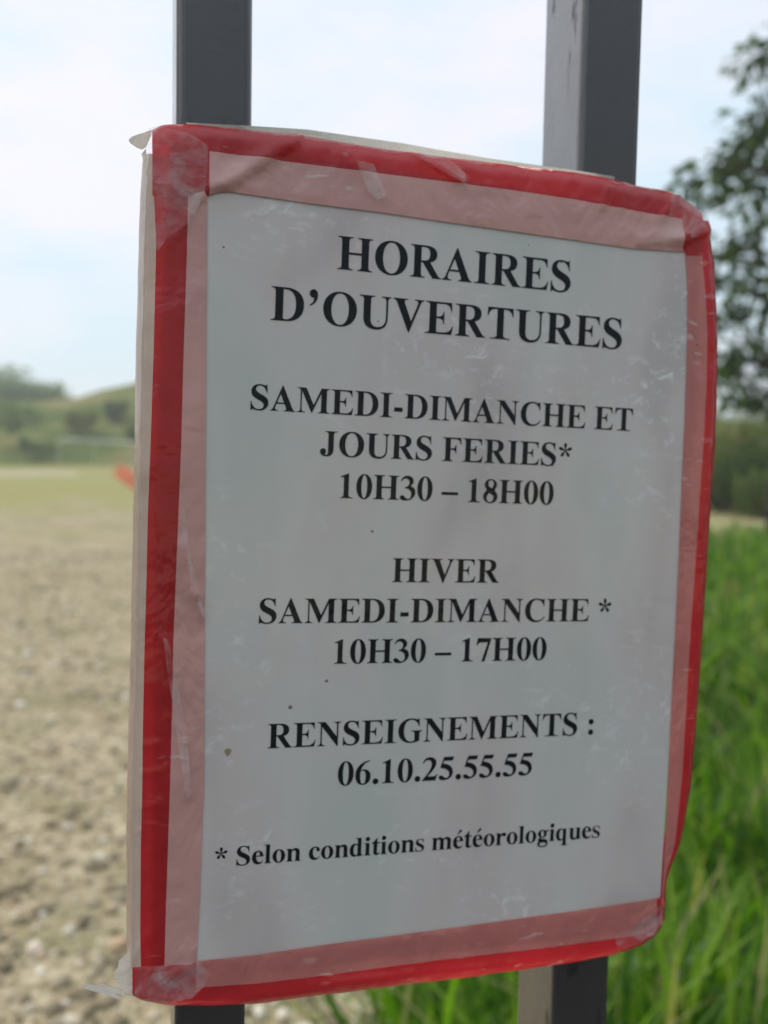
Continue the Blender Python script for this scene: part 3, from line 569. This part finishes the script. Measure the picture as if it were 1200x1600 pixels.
def hill(name, ridge, Dr, foot, back, mat):
    px = [p[0] for p in ridge]; py = [p[1] for p in ridge]; v = []; N = 120; M = 26
    for i in range(N + 1):
        x = px[0] + (px[-1] - px[0]) * i / N; yy = float(np.interp(x, px, py)) - 8; top = at(x, yy, Dr); h = max(top.z, .3)
        for j in range(M + 1):
            t = j / M; D = foot + (back - foot) * t; u = (D - foot) / (Dr - foot) if D < Dr else (back - D) / (back - Dr)
            s = u * u * (3 - 2 * u); q = at(x, 700, D)
            z = h * (0.35 * u + .65 * s) - 0.05 + (0.5 * noise.fractal(Vector((q.x * .12, q.y * .12, 4)), 1.0, 2.0, 4) * (u > .02)) * min(1, 4 * u)
            v.append((q.x, q.y, z))
    f = [(i * (M + 1) + j, (i + 1) * (M + 1) + j, (i + 1) * (M + 1) + j + 1, i * (M + 1) + j + 1) for i in range(N) for j in range(M)]
    o = mesh(name, v, f, mat, smooth=True); o['kind'] = 'structure'; return o
k = NT('hill_scrub'); v = k.coord()
col = k.ramp(k.noise(k.coord('Object', (1, 1, 1.6)), .11, 6, .66, .4), [(.30, (.06, .10, .03)), (.45, (.125, .155, .045)), (.55, (.20, .19, .07)), (.68, (.25, .22, .12))])
k.set(Base_Color=col, Roughness=1, Specular_IOR_Level=0, Normal=k.bump(k.noise(v, 1.2, 5), 1, .4)); SCRUB = k.m
hill('hill', [(-700, 680), (-300, 660), (-100, 642), (60, 634), (112, 626), (150, 614), (215, 603), (300, 596), (450, 592), (700, 602), (1000, 640), (1250, 680), (1500, 705)], 95, 66, 130, SCRUB)

# ------------------------------------------------------------------ vegetation
def leaf_mat(name, a, b, trans=.35):
    k = NT(name); g = k.n('ShaderNodeNewGeometry')
    col = k.ramp(g.outputs['Random Per Island'], [(0.0, a), (1.0, b)])
    k.set(Base_Color=col, Roughness=0.55, Specular_IOR_Level=0.3); k.translucent(k.mix(1.0, col, (1.0, 1.25, .55), 'MULTIPLY'), trans); return k.m
LEAF_DARK = leaf_mat('dark_leaves', (.022, .048, .012), (.085, .14, .025), .45)
LEAF_MID = leaf_mat('mid_leaves', (.06, .095, .025), (.19, .24, .07), .5)
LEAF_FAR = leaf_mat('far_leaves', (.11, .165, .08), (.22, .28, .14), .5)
LEAF_OLIVE = leaf_mat('olive_leaves', (.10, .12, .035), (.27, .27, .09), .5)
LEAF_BROWN = leaf_mat('brown_leaves', (.10, .085, .06), (.20, .17, .10))
k = NT('bark'); k.set(Base_Color=k.ramp(k.noise(k.coord('Object', (1, 1, .2)), 14, 5), [(.3, (.035, .028, .022)), (.7, (.11, .09, .07))]), Roughness=.95); BARK = k.m

def leaves(cent, dirs, L, Wd):
    """leaf-sized kite faces: centre, direction, length and width arrays"""
    n = len(cent); d = dirs / np.linalg.norm(dirs, axis=1, keepdims=True)
    r = rng.normal(size=(n, 3)); s = np.cross(d, r); s /= np.linalg.norm(s, axis=1, keepdims=True)
    L = np.broadcast_to(L, n)[:, None]; Wd = np.broadcast_to(Wd, n)[:, None]
    nrm = np.cross(d, s)
    v = np.stack([cent, cent + d * L * .45 + s * Wd * .5 + nrm * L * .06, cent + d * L, cent + d * L * .45 - s * Wd * .5 + nrm * L * .06], 1).reshape(-1, 3)
    f = np.arange(n * 4).reshape(-1, 4)
    return v, f
def np_mesh(name, v, f, mat, parent=None, smooth=False):
    me = bpy.data.meshes.new(name); n, m = f.shape
    me.vertices.add(len(v)); me.vertices.foreach_set('co', np.ascontiguousarray(v, dtype=np.float32).ravel())
    me.loops.add(n * m); me.loops.foreach_set('vertex_index', np.ascontiguousarray(f, dtype=np.int32).ravel())
    me.polygons.add(n); me.polygons.foreach_set('loop_start', np.arange(0, n * m, m, dtype=np.int32)); me.polygons.foreach_set('loop_total', np.full(n, m, dtype=np.int32))
    me.materials.append(mat); me.update(calc_edges=True); me.validate()
    if smooth: me.polygons.foreach_set('use_smooth', [True] * n)
    o = bpy.data.objects.new(name, me); COL.objects.link(o)
    if parent: o.parent = parent
    return o
def bush(name, base, w, h, n, mat, label, cat='bush', group=None, L=.2, lobes=7, trunk_h=0.0, flat=1.0):
    root = empty(name, (base.x, base.y, max(base.z, 0)), label, cat, group)
    cs = []
    for q in range(lobes):
        a = random.uniform(0, 6.28); r = random.uniform(.15, .62) * w / 2
        cs.append((r * math.cos(a), r * math.sin(a) * flat, trunk_h + (h - trunk_h) * random.uniform(.25, .72), random.uniform(.28, .45) * min(w, h - trunk_h) ))
    pts = []
    per = n // lobes
    for cx, cy, cz, cr_ in cs:
        d = rng.normal(size=(per, 3)); d /= np.linalg.norm(d, axis=1, keepdims=True)
        rad = cr_ * rng.uniform(.45, 1.08, size=(per, 1))
        p = np.array([[cx, cy, cz]]) + d * rad * np.array([[1, flat, .9]]); pts.append(p)
    p = np.concatenate(pts); p = p[p[:, 2] > 0.03]
    dirs = rng.normal(size=p.shape) + np.array([[0, 0, .2]])
    v, f = leaves(p, dirs, L * rng.uniform(.6, 1.2, size=len(p)), L * .55)
    np_mesh('foliage', v, f, mat, root)
    mb = MB()
    for cx, cy, cz, cr_ in cs[:4]:
        mb.tube([(0, 0, -.1), (cx * .3, cy * .3, cz * .45), (cx, cy, cz)], [.035 * h, .025 * h, .008 * h], 6)
    mb.build('trunk' if trunk_h > 0 else 'stems', BARK, root)
    return root
# far trees at the left, over the hill's shoulder
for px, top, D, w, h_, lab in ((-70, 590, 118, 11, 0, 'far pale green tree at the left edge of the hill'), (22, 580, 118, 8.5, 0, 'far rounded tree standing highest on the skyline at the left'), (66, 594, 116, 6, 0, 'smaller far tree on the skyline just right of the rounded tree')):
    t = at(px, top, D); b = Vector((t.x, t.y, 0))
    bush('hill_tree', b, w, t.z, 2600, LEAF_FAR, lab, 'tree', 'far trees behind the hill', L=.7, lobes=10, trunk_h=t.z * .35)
# scrub on the hill
for px, py, D, w, h_, mat, lab in ((180, 648, 80, 2.8, 1.6, LEAF_DARK, 'dark bluish green bush halfway up the hill beside the notice'),
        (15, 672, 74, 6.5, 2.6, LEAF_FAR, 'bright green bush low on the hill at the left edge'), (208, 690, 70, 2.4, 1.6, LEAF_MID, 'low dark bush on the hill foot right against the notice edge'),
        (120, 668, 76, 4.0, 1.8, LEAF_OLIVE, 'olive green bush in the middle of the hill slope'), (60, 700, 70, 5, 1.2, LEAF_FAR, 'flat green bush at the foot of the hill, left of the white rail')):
    p = at(px, py, D); base = Vector((p.x, p.y, max(0, p.z - .3) if py < 720 else 0))
    bush('hill_bush', base, w, h_, 1100, mat, lab, 'bush', 'bushes on the hill', L=.34)
# hedge behind the tree at the right
for i, (px, D, w, h_, mat, lab) in enumerate(((1085, 30, 3.4, 3.2, LEAF_MID, 'green bush half hidden behind the right edge of the notice'), (1140, 27, 2.8, 3.0, LEAF_OLIVE, 'olive green bush right of the notice, below the branches'),
        (1190, 29, 3.2, 2.9, LEAF_DARK, 'dark green bush behind the tree trunk'), (1165, 24, 2.6, 1.7, LEAF_DARK, 'low dark bush in front of the olive bush'), (1255, 27, 3.6, 3.4, LEAF_MID, 'tall green bush beyond the right edge'),
        (1120, 25, 2.0, 1.2, LEAF_BROWN, 'low brownish bush beside the sandy strip'), (1210, 23, 2.2, 1.4, LEAF_MID, 'low green bush right of the tree trunk'))):
    p = at(px, 800, D); bush('hedge_bush', Vector((p.x, p.y, 0)), w, h_, 3000, mat, lab, 'bush', 'bushes of the hedge', L=.14, lobes=9)

# the tree at the right edge
TD = 16.0
tb = at(1210, 800, TD); tb.z = 0
tree = empty('leafy_tree', tb, 'tree with drooping leafy branches against the sky at the right edge', 'tree')
loc = lambda px, py, dd=0.0: at(px, py, TD + dd) - Vector((tb.x, tb.y, 0))
mb = MB()
tr = [Vector((0, 0, -.2)), Vector((.03, .02, 1.5)), Vector((-.05, .05, 3.2)), Vector((.08, -.04, 5.2)), Vector((.02, .05, 7.4)), Vector((.12, .02, 9.6)), Vector((.1, 0, 11.2))]
mb.tube(tr, [.13, .115, .10, .085, .065, .04, .015], 9)
def trunk_pt(z):
    for a, b in zip(tr, tr[1:]):
        if a.z <= z <= b.z: return a.lerp(b, (z - a.z) / (b.z - a.z))
    return tr[-1]
sprays = []
def limb(end, droop=.35, n=11, spread=.29, r=.05):
    zs = max(1.8, min(end.z - .1 * (end - Vector((0, 0, end.z))).length + random.uniform(-.2, .5), 10.8))
    a = trunk_pt(zs); mid = a.lerp(end, .55) + Vector((random.uniform(-.2, .2), random.uniform(-.2, .2), droop))
    path = [a, a.lerp(mid, .5) + Vector((0, 0, .1)), mid, mid.lerp(end, .6) + Vector((0, 0, .05)), end]
    mb.tube(path, [r, r * .8, r * .55, r * .35, r * .12], 6)
    for t in (.55, .72, .86, 1.0):
        i = min(3, int(t * 4 - 1e-6)); c = path[i].lerp(path[i + 1], t * 4 - i); sprays.append((c, n, spread))
# visible sprays, from the photograph's dark clumps; then the rest of the crown all round
for px, py, dd in ((1182, 92, 0), (1168, 108, .5), (1176, 185, 0), (1190, 205, .4), (1112, 283, -.3), (1060, 292, 0), (1088, 312, .6), (1135, 268, .3), (1160, 240, 0), (1150, 330, .5), (1120, 390, -.4), (1178, 300, .9),
                   (1165, 390, .2), (1195, 355, -.5), (1130, 440, .5), (1170, 450, -.3), (1110, 500, .3), (1150, 505, .8), (1190, 480, .3), (1140, 560, -.3), (1180, 575, .4), (1118, 590, .8), (1165, 625, 0), (1195, 640, .5), (1145, 610, .2), (1100, 440, .6)):
    limb(loc(px, py, dd))
for q in range(24):
    a = random.uniform(-1.9, 1.9); z = random.uniform(3.0, 10.8); r = random.uniform(.8, 2.4) * (1.15 - z / 16)
    e = Vector((math.cos(a) * r, math.sin(a) * r * 1.0, z)); right = CAM_ROT.col[0]
    e = right * (abs(e.x) * 1.0 + .65) + Vector((0, 0, z)) + right.cross(Vector((0, 0, 1))) * e.y
    limb(e)
mb.build('trunk', BARK, tree, smooth=True)
cc, dd_ = [], []
for c, n, s in sprays:
    k_ = rng.normal(size=(n, 3)) * np.array([[s * .55, s * .55, s * .38]])
    cc.append(np.array(c)[None] + k_); dd_.append(k_ + rng.normal(size=(n, 3)) * .12 + np.array([[0, 0, -.18]]))
cc = np.concatenate(cc); dd_ = np.concatenate(dd_)
v, f = leaves(cc, dd_, rng.uniform(.18, .36, size=len(cc)), .13)
np_mesh('crown', v, f, LEAF_DARK, tree)

# ------------------------------------------------------------------ grass at the right, gravel stones at the left
edge_px = [(300, 2400), (600, 1900), (630, 1600), (680, 1440), (760, 1240), (880, 1020), (980, 900), (1060, 858), (1105, 842), (1200, 838), (1500, 836)]
poly = [ground_at(*p) for p in edge_px]
far = [ground_at(2300, 850), ground_at(2600, 2400)]
gp = [(p.x, p.y) for p in poly + far]
k = NT('turf_soil'); k.set(Base_Color=k.ramp(k.noise(k.coord(), 9, 5), [(.3, (.012, .024, .006)), (.7, (.03, .055, .012))]), Roughness=1, Specular_IOR_Level=0); TURF = k.m
k = NT('dark_bounce_cut'); k.set(Base_Color=k.ramp(k.noise(k.coord(), 60, 4), [(.3, (.035, .035, .036)), (.7, (.065, .065, .064))]), Roughness=.9); DARK_GROUND = k.m
mesh('added_dark_ground', [(-300, -9, 0.004), (300, -9, 0.004), (300, 0.22, 0.004), (-300, 0.22, 0.004)], [(0, 1, 2, 3)], DARK_GROUND)['kind'] = 'structure'  # unseen dark strip behind the camera, added to cut ground bounce on the paper
mesh('turf_ground', [(x, y, 0.004) for x, y in gp], [tuple(range(len(gp)))], TURF)['kind'] = 'structure'
k = NT('grass_blades'); g_ = k.n('ShaderNodeNewGeometry')
gcol = k.ramp(g_.outputs['Random Per Island'], [(0.0, (.022, .085, .003)), (.5, (.115, .26, .009)), (.90, (.30, .46, .030)), (.94, (.44, .38, .16))])
k.set(Base_Color=gcol, Roughness=0.42, Specular_IOR_Level=0.45); k.translucent(k.mix(1.0, gcol, (1.0, 1.2, .5), 'MULTIPLY'), .55); GRASS = k.m
gpa = np.array(gp)
def in_poly(x, y):
    r = np.zeros(len(x), bool); j = len(gpa) - 1
    for i in range(len(gpa)):
        xi, yi = gpa[i]; xj, yj = gpa[j]
        c = ((yi > y) != (yj > y)) & (x < (xj - xi) * (y - yi) / (yj - yi + 1e-12) + xi); r ^= c; j = i
    return r
def scatter(n, pxr, dmin, dmax, power=1.0):
    u = rng.uniform(size=n)**power; D = dmin + (dmax - dmin) * u; px = rng.uniform(*pxr, size=n)
    dx = (px - 600) / F
    fwd = np.array(CAM_ROT @ Vector((0, 0, -1))); rt = np.array(CAM_ROT @ Vector((1, 0, 0)))
    d = fwd[None, :2] + dx[:, None] * rt[None, :2]; d /= np.linalg.norm(d, axis=1, keepdims=True)
    return d[:, 0] * D, d[:, 1] * D, D
def grass(name, n, pxr, dmin, dmax, hr, wr, power, label):
    x, y, D = scatter(n, pxr, dmin, dmax, power); m = in_poly(x, y); x, y, D = x[m], y[m], D[m]; n = len(x)
    cl = np.array([noise.noise(Vector((a * 1.6, b * 1.6, 0))) for a, b in zip(x, y)])
    keep = rng.uniform(size=n) < np.clip(.72 + cl * 1.5, .08, 1); x, y, D, cl = x[keep], y[keep], D[keep], cl[keep]; n = len(x)
    h = rng.uniform(*hr, size=n) * (1 + cl * .55); w = rng.uniform(*wr, size=n); a = rng.uniform(0, 6.283, size=n); lean = rng.uniform(.15, .95, size=n)
    da = np.stack([np.cos(a), np.sin(a)], 1); sa = np.stack([-np.sin(a), np.cos(a)], 1)
    vs_ = []
    for t, ww in ((0, .7), (.35, 1.0), (.7, .75), (1.0, .05)):
        off = lean * h * t**1.9; z = h * t * (1 - .28 * lean * t)
        for sg in (-1, 1):
            vs_.append(np.stack([x + da[:, 0] * off + sa[:, 0] * w * ww * sg * .5, y + da[:, 1] * off + sa[:, 1] * w * ww * sg * .5, z], 1))
    v = np.stack(vs_, 1).reshape(-1, 3); b = (np.arange(n) * 8)[:, None]
    f = np.concatenate([b + np.array([[0, 1, 3, 2]]), b + np.array([[2, 3, 5, 4]]), b + np.array([[4, 5, 7, 6]])], 0)
    o = np_mesh(name, v, f, GRASS); tag(o, label, None, None, 'stuff'); return o
grass('near_grass', 16000, (420, 1500), 1.3, 6.5, (.12, .52), (.007, .019), 1.25, 'long bright green grass at the right below the notice')
grass('far_grass', 26000, (700, 1700), 5.5, 20, (.18, .42), (.014, .032), 1.0, 'tall green grass further back towards the sandy strip')

k = NT('gravel_stone'); g = k.n('ShaderNodeNewGeometry')
k.set(Base_Color=k.ramp(g.outputs['Random Per Island'], [(0, (.20, .165, .105)), (.4, (.34, .28, .185)), (.75, (.50, .43, .31)), (.93, (.78, .73, .62)), (1.0, (.55, .36, .22))]), Roughness=.9, Specular_IOR_Level=.2)
STONE = k.m
ph = (1 + 5**.5) / 2
ico = np.array([(-1, ph, 0), (1, ph, 0), (-1, -ph, 0), (1, -ph, 0), (0, -1, ph), (0, 1, ph), (0, -1, -ph), (0, 1, -ph), (ph, 0, -1), (ph, 0, 1), (-ph, 0, -1), (-ph, 0, 1)]) / 1.9
icf = np.array([(0, 11, 5), (0, 5, 1), (0, 1, 7), (0, 7, 10), (0, 10, 11), (1, 5, 9), (5, 11, 4), (11, 10, 2), (10, 7, 6), (7, 1, 8), (3, 9, 4), (3, 4, 2), (3, 2, 6), (3, 6, 8), (3, 8, 9), (4, 9, 5), (2, 4, 11), (6, 2, 10), (8, 6, 7), (9, 8, 1)])
x, y, D = scatter(14000, (-250, 760), 1.3, 13, 1.5); m = ~in_poly(x, y) | (rng.uniform(size=len(x)) < .02); x, y, D = x[m], y[m], D[m]; n = len(x)
s = rng.lognormal(-4.72, .62, size=n).clip(.004, .030) 
v = (ico[None] * s[:, None, None] * rng.uniform(.65, 1.3, size=(n, 1, 3)) * np.array([1, 1, .7]) * rng.uniform(.82, 1.18, size=(n, 12, 1)))
v[:, :, 0] += x[:, None]; v[:, :, 1] += y[:, None]; v[:, :, 2] += (s * .15)[:, None]
tag(np_mesh('gravel_stones', v.reshape(-1, 3), (np.arange(n)[:, None, None] * 12 + icf[None]).reshape(-1, 3), STONE), 'loose pale gravel stones on the ground at the left', None, None, 'stuff')

# ------------------------------------------------------------------ white rail at the hill's foot, coral barrier arm
k = NT('white_rail'); k.set(Base_Color=(.58, .62, .60, 1), Roughness=.5); WHITE = k.m
fence = empty('paddock_fence', (0, 0, 0), 'long thin white rail fence at the foot of the far hill', 'fence')
a = at(92, 686, 64); b = at(420, 703, 50); fence.location = (a.x, a.y, 0); o = Vector((a.x, a.y, 0))
mb = MB(); mb.tube([a - o, a.lerp(b, .5) - o, b - o], .045, 6); mb.build('rail', WHITE, fence)
for t in (0, .2, .4, .6, .8, 1):
    p = a.lerp(b, t) - o; mb = MB(); mb.tube([(p.x, p.y, -.2), (p.x, p.y, p.z + .05)], .022, 6); mb.build('fence_post', WHITE, fence)
k = NT('coral_paint'); k.set(Base_Color=k.ramp(k.noise(k.coord(), 6, 3), [(.3, (.88, .43, .31)), (.7, (.93, .52, .40))]), Roughness=.4); k.translucent((.95, .50, .36, 1), .5); CORAL = k.m
k = NT('grey_steel'); k.set(Base_Color=(.25, .26, .27, 1), Roughness=.5, Metallic=.6); STEEL = k.m
e0 = at(183, 733, 9.0); e1 = at(262, 790, 9.0)
bar = empty('barrier_arm', (e1.x, e1.y, 0), 'slanting coral orange barrier arm showing beside the left edge of the notice', 'barrier'); o = Vector((e1.x, e1.y, 0))
d = (e1 - e0).normalized(); side = d.cross(Vector((0, 0, 1))).normalized(); upv = side.cross(d)
mb = MB(); v = []
for pt in (e0, e1):
    for sx, sy in ((-1, -.7), (-.7, -1), (.7, -1), (1, -.7), (1, .7), (.7, 1), (-.7, 1), (-1, .7)): v.append(pt - o + side * sx * .05 + upv * sy * .068)
mb.add(v, [(i, (i + 1) % 8, 8 + (i + 1) % 8, 8 + i) for i in range(8)] + [tuple(range(7, -1, -1)), tuple(range(8, 16))]); mb.build('arm', CORAL, bar)
mb = MB(); mb.box((-.08, -.02 + .04, -.1), (.08, .14, e1.z + .12), .015); mb.build('stand', STEEL, bar)

# ------------------------------------------------------------------ thin summer haze
hb = MB(); hb.box((-420, -420, -1.0), (420, 420, 24))
k = NT('haze_air'); k.t.nodes.remove(k.b)
pv_ = k.n('ShaderNodeVolumePrincipled', {'Color': (0.95, 0.98, 1.0, 1), 'Density': 0.0018, 'Anisotropy': 0.3})
k.t.links.new(pv_.outputs[0], k.out.inputs['Volume'])
hz = hb.build('haze', k.m); hz['kind'] = 'stuff'
